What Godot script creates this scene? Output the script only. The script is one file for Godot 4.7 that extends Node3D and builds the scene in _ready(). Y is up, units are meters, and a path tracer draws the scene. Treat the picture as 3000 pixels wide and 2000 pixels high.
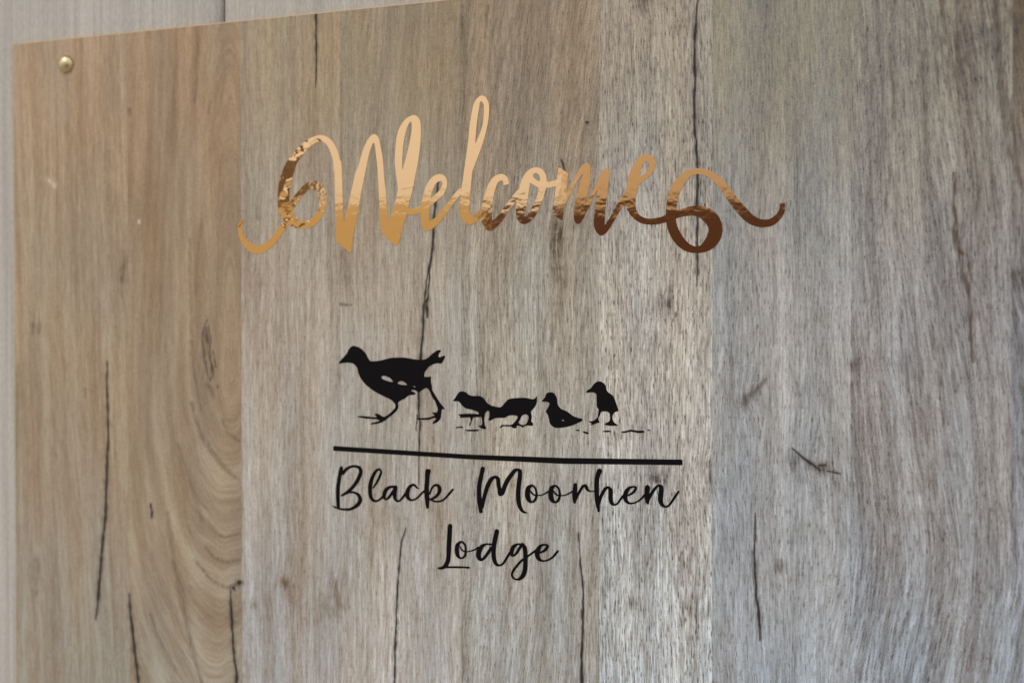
extends Node3D
# A lodge's welcome board on a whitewashed plank wall. Lengths on the board are millimetres from its reference point (x right, y up).

const SIGN_Y := 1.5                       # height of the board's reference point above the ground
const LEFT := -502.0
const RIGHT := 478.0
const TOP := 272.0
const BOTTOM := -400.0
const RES := 2.0                          # texels per millimetre of board
const LIGHT := 0.66                       # what the light on the board brings, used to turn seen tones into base colours
const FILM := 0.25                        # thickness of the cut film
const FAR := 6.0

var sign_root: Node3D
var mid: PackedByteArray
var wide: PackedByteArray
var fine: PackedByteArray
var pore: PackedByteArray
var speck: PackedByteArray
const MW := 2600
var tone_lut := PackedByteArray()


func _ready() -> void:
	# camera
	var cam := Camera3D.new()
	cam.name = "camera"
	cam.position = Vector3(0.44499, SIGN_Y + 0.01384, 1.01898)
	cam.rotation_order = EULER_ORDER_YXZ
	cam.rotation_degrees = Vector3(-0.713, 23.591, -0.048)
	cam.fov = 26.99
	cam.near = 0.05
	cam.far = 200.0
	var att := CameraAttributesPhysical.new()
	att.frustum_focal_length = 50.0
	att.frustum_focus_distance = 1.085
	att.frustum_near = 0.05
	att.frustum_far = 200.0
	att.exposure_aperture = 4.0
	cam.attributes = att
	add_child(cam)
	cam.current = true
	# sky, sun, exposure
	var sm := ProceduralSkyMaterial.new()
	sm.sky_top_color = Color(1.10, 1.125, 1.155)
	sm.sky_horizon_color = Color(0.872, 0.868, 0.858)
	sm.sky_curve = 0.4
	sm.sky_energy_multiplier = 1.0
	sm.ground_bottom_color = Color(0.42, 0.40, 0.37)
	sm.ground_horizon_color = Color(0.55, 0.54, 0.52)
	sm.sun_angle_max = 1.0
	var sky := Sky.new()
	sky.sky_material = sm
	var env := Environment.new()
	env.background_mode = Environment.BG_SKY
	env.sky = sky
	env.tonemap_mode = Environment.TONE_MAPPER_LINEAR
	env.tonemap_exposure = 1.0
	env.sdfgi_enabled = true
	env.ssao_enabled = true
	env.ssil_enabled = true
	var we := WorldEnvironment.new()
	we.name = "world_environment"
	we.environment = env
	add_child(we)
	var sun := DirectionalLight3D.new()
	sun.name = "sun"
	sun.light_color = Color(1.0, 0.965, 0.92)
	sun.light_energy = 0.28
	sun.light_angular_distance = 18.0
	sun.shadow_enabled = true
	sun.rotation_degrees = Vector3(-38, -38, 0)
	add_child(sun)

	for k in 256:
		tone_lut.append(clampi(int(round(Color(pow_lin(k / 255.0) / LIGHT, 0, 0).linear_to_srgb().r * 255.0)), 0, 255))
	build_setting()
	build_sign()


func pow_lin(c: float) -> float:
	return Color(c, 0, 0).srgb_to_linear().r


func seen(r: int, g: int, b: int) -> Color:
	return Color8(tone_lut[r], tone_lut[g], tone_lut[b])


# ---------------------------------------------------------------- helpers
func tag(o: Node3D, label: String, category: String) -> void:
	o.set_meta("label", label)
	o.set_meta("category", category)


func part(st: SurfaceTool, called: String, m: Material, parent: Node, at := Vector3.ZERO) -> MeshInstance3D:
	var o := MeshInstance3D.new()
	o.name = called
	o.mesh = st.commit()
	o.material_override = m
	o.position = at
	parent.add_child(o, true)
	return o


func begin() -> SurfaceTool:
	var st := SurfaceTool.new()
	st.begin(Mesh.PRIMITIVE_TRIANGLES)
	return st


func vert(st: SurfaceTool, p: Vector3, n: Vector3, uv := Vector2.ZERO) -> void:
	st.set_normal(n)
	st.set_uv(uv)
	st.add_vertex(p)


func quad(st: SurfaceTool, a: Vector3, b: Vector3, c: Vector3, d: Vector3, n: Vector3, u0 := Vector2.ZERO, u1 := Vector2.ONE) -> void:
	# a top left, b top right, c bottom right, d bottom left, seen from outside
	vert(st, a, n, u0)
	vert(st, b, n, Vector2(u1.x, u0.y))
	vert(st, c, n, u1)
	vert(st, a, n, u0)
	vert(st, c, n, u1)
	vert(st, d, n, Vector2(u0.x, u1.y))


func box(st: SurfaceTool, lo: Vector3, hi: Vector3, front := true) -> void:
	if front:
		quad(st, Vector3(lo.x, hi.y, hi.z), hi, Vector3(hi.x, lo.y, hi.z), Vector3(lo.x, lo.y, hi.z), Vector3.BACK)
	quad(st, Vector3(hi.x, hi.y, lo.z), Vector3(lo.x, hi.y, lo.z), lo, Vector3(hi.x, lo.y, lo.z), Vector3.FORWARD)
	quad(st, Vector3(lo.x, hi.y, lo.z), Vector3(lo.x, hi.y, hi.z), Vector3(lo.x, lo.y, hi.z), lo, Vector3.LEFT)
	quad(st, hi, Vector3(hi.x, hi.y, lo.z), Vector3(hi.x, lo.y, lo.z), Vector3(hi.x, lo.y, hi.z), Vector3.RIGHT)
	quad(st, Vector3(lo.x, hi.y, lo.z), Vector3(hi.x, hi.y, lo.z), hi, Vector3(lo.x, hi.y, hi.z), Vector3.UP)
	quad(st, Vector3(lo.x, lo.y, hi.z), Vector3(hi.x, lo.y, hi.z), Vector3(hi.x, lo.y, lo.z), lo, Vector3.DOWN)


func plain(c: Color, rough := 0.7, metal := 0.0) -> StandardMaterial3D:
	var m := StandardMaterial3D.new()
	m.albedo_color = c
	m.roughness = rough
	m.metallic = metal
	if metal == 0.0 and rough > 0.75:
		m.metallic_specular = 0.1
	return m


func noise_bytes(sd: int, w: int, h: int, cell: float, stretch: int) -> PackedByteArray:
	var n := FastNoiseLite.new()
	n.noise_type = FastNoiseLite.TYPE_SIMPLEX_SMOOTH
	n.fractal_type = FastNoiseLite.FRACTAL_NONE
	n.seed = sd
	n.frequency = 1.0 / cell
	var im := n.get_image(w, h / stretch + 2)
	im.resize(w, h, Image.INTERPOLATE_CUBIC)
	return im.get_data()


func smooth_noise(sd: int, cell: float) -> FastNoiseLite:
	var n := FastNoiseLite.new()
	n.noise_type = FastNoiseLite.TYPE_SIMPLEX_SMOOTH
	n.fractal_type = FastNoiseLite.FRACTAL_NONE
	n.seed = sd
	n.frequency = 1.0 / cell
	return n


func textured(im: Image, rough: float) -> StandardMaterial3D:
	im.generate_mipmaps()
	var m := StandardMaterial3D.new()
	m.albedo_texture = ImageTexture.create_from_image(im)
	m.roughness = rough
	m.metallic_specular = 0.22
	m.texture_repeat = false
	return m


# ---------------------------------------------------------------- setting
func build_setting() -> void:
	var st := begin()
	quad(st, Vector3(-60, 0, -60), Vector3(60, 0, -60), Vector3(60, 0, 60), Vector3(-60, 0, 60), Vector3.UP)
	part(st, "ground", plain(Color(0.38, 0.35, 0.30).linear_to_srgb(), 0.9), self).set_meta("kind", "structure")

	# the wall that the board hangs on
	var wall := Node3D.new()
	wall.name = "lodge_wall"
	add_child(wall)
	tag(wall, "whitewashed vertical plank wall behind the wood board", "wall")
	st = begin()
	box(st, Vector3(-2.2, 0, -0.10), Vector3(2.4, 3.25, -0.0262))
	part(st, "wall_core", plain(Color(0.055, 0.06, 0.065).linear_to_srgb(), 0.9), wall)  # near-black colour paints shade into the gaps between planks
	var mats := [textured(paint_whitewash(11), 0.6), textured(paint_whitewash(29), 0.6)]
	var w := 0.300
	var prof := [Vector2(0, -0.021), Vector2(0, -0.0006), Vector2(0.0006, 0), Vector2(w - 0.0160, 0), Vector2(w - 0.0110, -0.0010), Vector2(w - 0.0072, -0.0032), Vector2(w - 0.0046, -0.0066), Vector2(w - 0.0031, -0.0110), Vector2(w - 0.0031, -0.021)]
	st = begin()
	for k in prof.size() - 1:
		var a: Vector2 = prof[k]
		var b: Vector2 = prof[k + 1]
		var na := edge_normal(prof, k, 0)
		var nb := edge_normal(prof, k, 1)
		var ya := 0.02
		var yb := 3.245
		vert(st, Vector3(a.x, yb, a.y), na, Vector2(a.x / w, 0))
		vert(st, Vector3(b.x, yb, b.y), nb, Vector2(b.x / w, 0))
		vert(st, Vector3(b.x, ya, b.y), nb, Vector2(b.x / w, 1))
		vert(st, Vector3(a.x, yb, a.y), na, Vector2(a.x / w, 0))
		vert(st, Vector3(b.x, ya, b.y), nb, Vector2(b.x / w, 1))
		vert(st, Vector3(a.x, ya, a.y), na, Vector2(a.x / w, 1))
	var pm := st.commit()
	for k in range(-6, 9):
		var o := MeshInstance3D.new()
		o.name = "plank"
		o.mesh = pm
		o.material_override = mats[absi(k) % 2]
		o.position = Vector3(-0.2715 + k * w, 0, -0.0052)
		wall.add_child(o, true)
	st = begin()
	box(st, Vector3(-2.4, 3.252, -0.10), Vector3(2.6, 3.34, 0.5))
	part(st, "added_eave", plain(Color(0.46, 0.36, 0.25).linear_to_srgb(), 0.7), wall)  # unseen roof edge, added to shade the wall from above

	# fences, cabin and shed added unseen behind the camera, for the copper to reflect
	var m := plain(Color(0.80, 0.64, 0.36).linear_to_srgb(), 0.8)
	st = begin()
	box(st, Vector3(-9.0, 0, FAR), Vector3(-2.80, 2.195, FAR + 0.05))
	tag(part(st, "added_pale_fence", m, self), "unseen pale fence added to mirror golden in the copper lettering", "fence")
	st = begin()
	box(st, Vector3(-2.795, 0, FAR), Vector3(1.5, 2.14, FAR + 0.05))
	tag(part(st, "added_dark_fence", plain(Color(0.13, 0.068, 0.050).linear_to_srgb(), 0.8), self), "unseen dark fence added to mirror brown in the copper lettering", "fence")
	st = begin()
	box(st, Vector3(-2.72, 0, FAR + 1.0), Vector3(2.5, 3.9, FAR + 1.2))
	tag(part(st, "added_cabin", plain(Color(0.88, 0.74, 0.56).linear_to_srgb(), 0.8), self), "unseen cream cabin added to mirror in the last letters of the copper lettering", "cabin")
	st = begin()
	box(st, Vector3(-9.0, 0, FAR + 1.0), Vector3(-4.62, 2.70, FAR + 1.3))
	tag(part(st, "added_shed", plain(Color(0.22, 0.15, 0.10).linear_to_srgb(), 0.8), self), "unseen brown shed added to mirror in the left loop of the copper lettering", "shed")


func edge_normal(prof: Array, k: int, end: int) -> Vector3:
	var d: Vector2 = (prof[k + 1] - prof[k]).normalized()
	var n := Vector2(-d.y, d.x)
	var j := k + (1 if end else -1)
	if j >= 0 and j < prof.size() - 1:
		var e: Vector2 = (prof[j + 1] - prof[j]).normalized()
		var q := Vector2(-e.y, e.x)
		if q.dot(n) > 0.7:
			n = (n + q).normalized()
	return Vector3(n.x, 0, n.y)


func paint_whitewash(sd: int) -> Image:
	var w := 440
	var h := 1200
	var a := noise_bytes(sd, w, h, 14.0, 30)
	var b := noise_bytes(sd + 1, w, h, 4.0, 24)
	var c := noise_bytes(sd + 2, w, h, 60.0, 6)
	var g := noise_bytes(sd + 3, w, h, 1.4, 1)
	var data := PackedByteArray()
	data.resize(w * h * 3)
	for i in w * h:
		var v := 0.05 * (a[i] - 128) + 0.065 * (b[i] - 128) + 0.04 * (c[i] - 128) + 0.12 * (g[i] - 128)
		if i % w > w - 8:                      # edge darkened to paint in the shade of the joint
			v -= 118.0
		data[i * 3] = tone_lut[clampi(int(160 + v), 0, 255)]
		data[i * 3 + 1] = tone_lut[clampi(int(155 + v), 0, 255)]
		data[i * 3 + 2] = tone_lut[clampi(int(150 + v * 0.95), 0, 255)]
	return Image.create_from_data(w, h, false, Image.FORMAT_RGB8, data)


# ---------------------------------------------------------------- wood
func line(dark: float, a: Array) -> Dictionary:
	return {"dark": dark, "a": a}


func spot(x: float, y: float, rx: float, ry: float, turn: float, much: float) -> Dictionary:
	return {"x": x, "y": y, "rx": rx, "ry": ry, "c": cos(deg_to_rad(turn)), "s": sin(deg_to_rad(turn)), "much": much}


# x0, x1, light tone at the top, middle and bottom, dark tone, bands, fine lines, pores, tone
func staves() -> Array:  # top-to-bottom tones mix wood drift with a painted-in change of light
	return [
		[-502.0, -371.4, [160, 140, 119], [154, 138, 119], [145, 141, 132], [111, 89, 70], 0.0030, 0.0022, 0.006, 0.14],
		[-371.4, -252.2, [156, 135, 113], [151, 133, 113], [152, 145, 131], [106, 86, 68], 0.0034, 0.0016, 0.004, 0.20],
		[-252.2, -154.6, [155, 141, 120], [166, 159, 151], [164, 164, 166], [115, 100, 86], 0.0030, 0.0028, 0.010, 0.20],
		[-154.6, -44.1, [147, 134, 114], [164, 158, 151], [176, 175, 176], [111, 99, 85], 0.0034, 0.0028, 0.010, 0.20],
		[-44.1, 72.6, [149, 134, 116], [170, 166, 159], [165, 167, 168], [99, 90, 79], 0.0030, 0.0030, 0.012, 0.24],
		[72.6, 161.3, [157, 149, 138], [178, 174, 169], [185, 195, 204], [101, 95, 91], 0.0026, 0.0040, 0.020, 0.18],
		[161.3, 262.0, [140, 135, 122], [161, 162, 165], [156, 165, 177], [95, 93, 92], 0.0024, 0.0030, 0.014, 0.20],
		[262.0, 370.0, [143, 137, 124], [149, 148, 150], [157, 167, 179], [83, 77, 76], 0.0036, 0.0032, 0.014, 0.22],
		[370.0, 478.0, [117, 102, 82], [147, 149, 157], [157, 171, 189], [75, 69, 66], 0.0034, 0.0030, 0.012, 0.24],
	]


func paint_stave(no: int, s: Array, lines: Array, spots: Array, swirls: Array) -> Image:
	var x0: float = s[0]
	var w := int(round((s[1] - x0) * RES))
	var h := int((TOP - BOTTOM) * RES)
	# slow fields on a coarse grid: how far the grain is bent, how dark the wood is, how warm it is
	var step := 6
	var cw := (w + step - 1) / step
	var ch := h / step
	var bend := PackedFloat32Array()
	var dark := PackedFloat32Array()
	var warm := PackedFloat32Array()
	var meander := smooth_noise(100 + no, 95.0)
	var patch := smooth_noise(200 + no, 46.0)
	var cloud := smooth_noise(300 + no, 13.0)
	for j in ch:
		var y := TOP - (j + 0.5) * step / RES
		for i in cw:
			var x: float = x0 + (i + 0.5) * (s[1] - x0) / cw
			var u := x
			if no == 1:                                   # cathedral figure: nested arches round a knot
				var dy := y + 28.0
				var k := 0.36 if dy < 0.0 else 0.07
				u = sqrt((x + 262.0) * (x + 262.0) + k * k * dy * dy) + 0.12 * (x + 262.0)
			elif no == 0:
				u += 0.035 * y
			elif no == 3 or no == 4:
				u += (0.10 if no == 4 else 0.05) * maxf(y - 60.0, 0.0) * (-1.0) + 0.06 * maxf(-y - 40.0, 0.0) * (1.0 if no == 4 else 0.2)
			elif no >= 6:
				u += 0.095 * y * smoothstep(200.0, 290.0, x) * smoothstep(-260.0, -120.0, y)
			u += 4.5 * meander.get_noise_2d(x, y * 0.22) + 1.2 * cloud.get_noise_2d(x * 0.6, y * 0.12)
			var d := 0.13 * patch.get_noise_2d(x * 1.5, y * 0.20)
			for k in swirls:
				var e: float = (x - k.x) * (x - k.x) / (k.rx * k.rx) + (y - k.y) * (y - k.y) / (k.ry * k.ry)
				if e < 6.0:
					u += k.much * exp(-e)
			for k in spots:
				var px: float = x - k.x
				var py: float = y - k.y
				var e: float = pow((px * k.c - py * k.s) / k.rx, 2) + pow((px * k.s + py * k.c) / k.ry, 2)
				if e < 5.0:
					d += k.much * exp(-e) * (1.0 + 0.9 * cloud.get_noise_2d(x * 2.2, y * 1.2))
			bend.append((u - x) * RES)
			dark.append(d)
			warm.append(patch.get_noise_2d(x * 0.9 + 500.0, y * 0.22))
	var fb := spread(bend, cw, ch, w, h)
	var fd := spread(dark, cw, ch, w, h)
	var fw := spread(warm, cw, ch, w, h)
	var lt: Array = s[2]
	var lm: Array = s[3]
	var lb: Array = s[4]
	var dk: Array = s[5]
	var ab: float = s[6]
	var af: float = s[7]
	var ap: float = s[8]
	var t0: float = s[9]
	var off := 350 + 230 * no
	var ring := 0.5 if no == 1 else 1.0
	var data := PackedByteArray()
	data.resize(w * h * 3)
	var i := 0
	for y in h:
		var v := y / float(h)
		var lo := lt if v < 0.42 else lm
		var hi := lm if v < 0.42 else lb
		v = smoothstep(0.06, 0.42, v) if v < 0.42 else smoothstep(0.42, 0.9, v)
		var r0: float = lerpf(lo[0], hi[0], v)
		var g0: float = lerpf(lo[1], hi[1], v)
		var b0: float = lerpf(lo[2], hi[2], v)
		var row := y * MW
		for x in w:
			var at := row + clampi(off + x + int(fb[i]), 0, MW - 1)
			var t := t0 + fd[i] + 0.42 * ab * (mid[row + clampi(off + int((x + fb[i]) * ring), 0, MW - 1)] - 128) + 0.0013 * (wide[at] - 128) + 0.85 * af * (fine[at] - 128)
			var p := pore[at]
			if p > 160:
				t += 0.55 * ap * (p - 160)
			t = clampf(t, -0.35, 1.7)
			var wm := fw[i] * 3.2
			var sp := 0.17 * (speck[row + x + off] - 128)
			var q := i * 3
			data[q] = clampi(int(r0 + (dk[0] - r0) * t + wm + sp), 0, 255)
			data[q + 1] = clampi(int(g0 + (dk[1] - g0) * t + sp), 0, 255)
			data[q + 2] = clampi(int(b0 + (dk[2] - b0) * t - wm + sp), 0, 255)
			i += 1
	for l in lines:
		draw_line(data, w, h, x0, l.dark, l.a)
	for k in data.size():
		data[k] = tone_lut[data[k]]
	return Image.create_from_data(w, h, false, Image.FORMAT_RGB8, data)


func spread(a: PackedFloat32Array, cw: int, ch: int, w: int, h: int) -> PackedFloat32Array:
	var im := Image.create_from_data(cw, ch, false, Image.FORMAT_RF, a.to_byte_array())
	im.resize(w, h, Image.INTERPOLATE_BILINEAR)
	return im.get_data().to_float32_array()


func draw_line(data: PackedByteArray, w: int, h: int, x0: float, dark: float, a: Array) -> void:
	var n := a.size() / 3
	var pale := dark < 0.0
	dark = absf(dark)
	var hard := dark > 0.88 and not pale
	var wob := smooth_noise(int(a[0] * 7) + 900, 9.0)
	var best := {}
	for k in n - 1:
		var p := Vector2(a[k * 3], a[k * 3 + 1])
		var q := Vector2(a[k * 3 + 3], a[k * 3 + 4])
		var ra: float = a[k * 3 + 2]
		var rb: float = a[k * 3 + 5]
		var reach := maxf(ra, rb) * (3.2 if hard else 2.2) + 1.0
		var lo := Vector2(minf(p.x, q.x) - reach, maxf(p.y, q.y) + reach)
		var hi := Vector2(maxf(p.x, q.x) + reach, minf(p.y, q.y) - reach)
		if hi.x < x0 or lo.x > x0 + w / RES:
			continue
		for y in range(maxi(0, int((TOP - lo.y) * RES)), mini(h, int((TOP - hi.y) * RES) + 1)):
			for x in range(maxi(0, int((lo.x - x0) * RES)), mini(w, int((hi.x - x0) * RES) + 1)):
				var c := Vector2(x0 + (x + 0.5) / RES, TOP - (y + 0.5) / RES)
				c.x += 0.3 * wob.get_noise_2d(0.0, c.y)
				var t := clampf((c - p).dot(q - p) / maxf((q - p).length_squared(), 0.001), 0, 1)
				var d := (c - p.lerp(q, t)).length()
				var r := lerpf(ra, rb, t) * (1.0 + 0.4 * wob.get_noise_2d(50.0, c.y * 0.9))
				var f: float
				if hard:
					f = dark * (0.86 + 0.3 * wob.get_noise_2d(20.0, c.y * 1.3)) * (1.0 - smoothstep(r * 0.25, r * 1.3, d)) + 0.26 * (1.0 - smoothstep(r * 0.8, r * 3.4, d)) * (0.8 + 0.8 * wob.get_noise_2d(c.x * 3.0, c.y * 0.6))
				else:
					f = dark * (1.0 - smoothstep(0.0, r * 2.0, d)) * (0.75 + 0.6 * wob.get_noise_2d(c.x * 4.0, c.y * 0.7))
				var at := y * w + x
				if f > 0.0 and f > best.get(at, 0.0):
					best[at] = f
	if pale:
		for at in best:
			for k in 3:
				data[at * 3 + k] = int(lerpf(data[at * 3 + k], 214 - 6 * k, clampf(best[at], 0.0, 1.0)))
		return
	for at in best:
		var f: float = clampf(best[at], 0.0, 0.95)
		data[at * 3] = int(lerpf(data[at * 3], 46 if hard else 74, f))
		data[at * 3 + 1] = int(lerpf(data[at * 3 + 1], 41 if hard else 63, f))
		data[at * 3 + 2] = int(lerpf(data[at * 3 + 2], 39 if hard else 55, f))


# ---------------------------------------------------------------- the board
func build_sign() -> void:
	sign_root = Node3D.new()
	sign_root.name = "welcome_sign"
	sign_root.position = Vector3(0, SIGN_Y + BOTTOM / 1000.0, 0)
	add_child(sign_root)
	tag(sign_root, "wood stave board with copper Welcome lettering and black moorhen silhouettes", "sign")
	var up := Vector3(0, -BOTTOM / 1000.0, 0)
	var h := int((TOP - BOTTOM) * RES)
	mid = noise_bytes(1, MW, h, 9.0, 34)
	wide = noise_bytes(2, MW, h, 30.0, 30)
	fine = noise_bytes(3, MW, h, 3.0, 18)
	pore = noise_bytes(4, MW, h, 2.0, 9)
	speck = noise_bytes(5, MW, h, 1.35, 1)
	var st := begin()
	box(st, Vector3(LEFT + 0.4, BOTTOM + 0.4, -5.0) * 0.001, Vector3(RIGHT - 0.4, TOP - 0.4, -2.02) * 0.001)
	part(st, "backing_board", plain(Color(0.42, 0.36, 0.24).linear_to_srgb(), 0.7), sign_root, up)
	var lines := cracks()
	var spots := smudges()
	var swirls := knots()
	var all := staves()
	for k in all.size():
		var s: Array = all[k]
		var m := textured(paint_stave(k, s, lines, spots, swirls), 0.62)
		st = begin()
		var c := 0.9                             # the board's outer edges are eased
		var xa: float = s[0] + (c if k == 0 else 0.03)
		var xb: float = s[1] - (c if k == all.size() - 1 else 0.03)
		var ya := BOTTOM + c
		var yb := TOP - c
		var du: float = s[1] - s[0]
		var dv := TOP - BOTTOM
		var fr := [Vector3(xa, yb, 0), Vector3(xb, yb, 0), Vector3(xb, ya, 0), Vector3(xa, ya, 0)]
		quad(st, fr[0] * 0.001, fr[1] * 0.001, fr[2] * 0.001, fr[3] * 0.001, Vector3.BACK, Vector2((xa - s[0]) / du, c / dv), Vector2((xb - s[0]) / du, 1.0 - c / dv))
		box(st, Vector3(xa, ya, -2.0) * 0.001, Vector3(xb, yb, 0.0) * 0.001, false)
		part(st, "stave", m, sign_root, up)
	var lip := plain(Color8(tone_lut[168], tone_lut[146], tone_lut[112]), 0.5)
	for k in 4:                                # pale lipping round the board
		var o := [Vector2(LEFT, BOTTOM), Vector2(LEFT, TOP), Vector2(RIGHT, TOP), Vector2(RIGHT, BOTTOM)]
		var a: Vector2 = o[k]
		var b: Vector2 = o[(k + 1) % 4]
		var d := (b - a).normalized()
		var n := Vector2(-d.y, d.x)              # outward
		var e := 0.9
		var rows := [[-e + 0.02, -0.02, e], [-0.3, -0.12, 0.3], [0.0, -0.45, 0.0], [0.0, -5.0, 0.0]]
		st = begin()
		for j in 3:
			var p: Array = rows[j]
			var q: Array = rows[j + 1]
			var pa: Vector2 = a + n * p[0] + d * p[2]
			var pb: Vector2 = b + n * p[0] - d * p[2]
			var qa: Vector2 = a + n * q[0] + d * q[2]
			var qb: Vector2 = b + n * q[0] - d * q[2]
			var nn: Vector3 = [Vector3(n.x * 0.2, n.y * 0.2, 0.98), Vector3(n.x * 0.7, n.y * 0.7, 0.7), Vector3(n.x, n.y, 0)][j]
			quad(st, Vector3(qa.x, qa.y, q[1]) * 0.001, Vector3(qb.x, qb.y, q[1]) * 0.001, Vector3(pb.x, pb.y, p[1]) * 0.001, Vector3(pa.x, pa.y, p[1]) * 0.001, nn)
		part(st, "edge_band", lip, sign_root, up)
	# lettering and birds, cut from film
	var black := plain(Color(0.0075, 0.0065, 0.0075).linear_to_srgb(), 0.5)
	black.metallic_specular = 0.16
	var copper := plain(Color(0.92, 0.60, 0.325).linear_to_srgb(), 0.045, 1.0)
	copper.normal_enabled = true
	copper.normal_texture = ImageTexture.create_from_image(foil_waves())
	copper.normal_scale = 1.0
	copper.texture_repeat = false
	cut(shapes_foil(), 0.45, copper, up)
	cut(shapes_bird(), 0.3, black, up)
	cut(shapes_bar(), 0.5, black, up)
	cut(shapes_text(), 0.3, black, up)
	# screw caps in the corners
	var brass := plain(Color(0.62, 0.51, 0.30).linear_to_srgb(), 0.32, 1.0)
	var cap := lathe([Vector2(8.0, 0.0), Vector2(8.0, 0.9), Vector2(7.7, 1.7), Vector2(6.9, 2.7), Vector2(5.6, 3.6), Vector2(3.8, 4.3), Vector2(1.9, 4.7), Vector2(0.0, 4.8)])
	for p in [Vector2(-439.5, 248.5), Vector2(415.5, 248.5), Vector2(-439.5, -376.5), Vector2(415.5, -376.5)]:
		part(cap, "screw_cap", brass, sign_root, up + Vector3(p.x, p.y, 0.0) * 0.001)


func lathe(prof: Array) -> SurfaceTool:
	var st := begin()
	st.set_smooth_group(0)
	var n := 40
	for k in prof.size() - 1:
		for i in n:
			var a0 := TAU * i / n
			var a1 := TAU * (i + 1) / n
			var p: Vector2 = prof[k] * 0.001
			var q: Vector2 = prof[k + 1] * 0.001
			var v := [Vector3(p.x * cos(a0), p.x * sin(a0), p.y), Vector3(p.x * cos(a1), p.x * sin(a1), p.y), Vector3(q.x * cos(a1), q.x * sin(a1), q.y), Vector3(q.x * cos(a0), q.x * sin(a0), q.y)]
			for t in [[0, 3, 2], [0, 2, 1]]:
				for j in t:
					st.add_vertex(v[j])
	st.generate_normals()
	return st


func foil_waves() -> Image:
	# normal map over the lettering: x -290..240, y 90..260
	var w := 1060
	var h := 340
	var a := smooth_noise(41, 9.0)
	var b := smooth_noise(42, 3.2)
	var c := smooth_noise(43, 7.0)
	var big := smooth_noise(44, 40.0)
	var hs := PackedFloat32Array()
	hs.resize(w * h)
	for j in h:
		var y := 260.0 - j * 0.5
		for i in w:
			var x := -290.0 + i * 0.5
			var calm := 0.0085 + 0.005 * big.get_noise_2d(x, y)
			var v := calm * a.get_noise_2d(x * 0.6, y * 1.3) * 0.75 + 0.35 * calm * b.get_noise_2d(x * 0.7, y)
			var rough := smoothstep(-160.0, -200.0, x) * (0.08 + 0.92 * smoothstep(0.12, 0.45, big.get_noise_2d(x * 1.8 + 90.0, y * 1.8)))
			v += rough * 0.10 * c.get_noise_2d(x, y)
			hs[j * w + i] = v
	var out := PackedFloat32Array()
	out.resize(w * h * 3)
	for j in h:
		for i in w:
			var l := hs[j * w + maxi(i - 1, 0)]
			var r := hs[j * w + mini(i + 1, w - 1)]
			var u := hs[maxi(j - 1, 0) * w + i]
			var d := hs[mini(j + 1, h - 1) * w + i]
			var q := (j * w + i) * 3
			out[q] = 0.5 - 0.5 * (r - l)
			out[q + 1] = 0.5 + 0.5 * (d - u)
			out[q + 2] = 1.0
	return Image.create_from_data(w, h, false, Image.FORMAT_RGBF, out.to_byte_array())


# ---------------------------------------------------------------- film shapes
func shape(called: String, strokes: Array, outlines: Array, holes: Array) -> Dictionary:
	return {"name": called, "s": strokes, "p": outlines, "h": holes}


func curve(a: Array, closed: bool, per_mm: float) -> Array:
	# Catmull-Rom through triples; for closed outlines the third number marks a corner, for strokes it is the half width
	var n := a.size() / 3
	var out := []
	for k in (n if closed else n - 1):
		var v := []
		for j in [-1, 0, 1, 2]:
			var i: int = posmod(k + j, n) if closed else clampi(k + j, 0, n - 1)
			v.append(Vector3(a[i * 3], a[i * 3 + 1], a[i * 3 + 2]))
		if closed and v[1].z > 0.5:
			v[0] = v[1]
		if closed and v[2].z > 0.5:
			v[3] = v[2]
		var len: float = Vector2(v[1].x - v[2].x, v[1].y - v[2].y).length()
		var steps := clampi(int(ceil(len * per_mm)), 1, 40)
		var d01 := maxf(pow((v[1] - v[0]).length(), 0.5), 0.001)
		var d12 := maxf(pow((v[2] - v[1]).length(), 0.5), 0.001)
		var d23 := maxf(pow((v[3] - v[2]).length(), 0.5), 0.001)
		var m1: Vector3 = v[2] - v[1]
		var m2: Vector3 = m1
		if v[0] != v[1]:
			m1 = d12 * ((v[1] - v[0]) / d01 - (v[2] - v[0]) / (d01 + d12) + (v[2] - v[1]) / d12)
		if v[3] != v[2]:
			m2 = d12 * ((v[2] - v[1]) / d12 - (v[3] - v[1]) / (d12 + d23) + (v[3] - v[2]) / d23)
		for s in steps:
			var t := s / float(steps)
			var t2 := t * t
			var t3 := t2 * t
			out.append(v[1] * (2 * t3 - 3 * t2 + 1) + m1 * (t3 - 2 * t2 + t) + v[2] * (3 * t2 - 2 * t3) + m2 * (t3 - t2))
	if not closed:
		out.append(Vector3(a[n * 3 - 3], a[n * 3 - 2], a[n * 3 - 1]))
	return out


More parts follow.
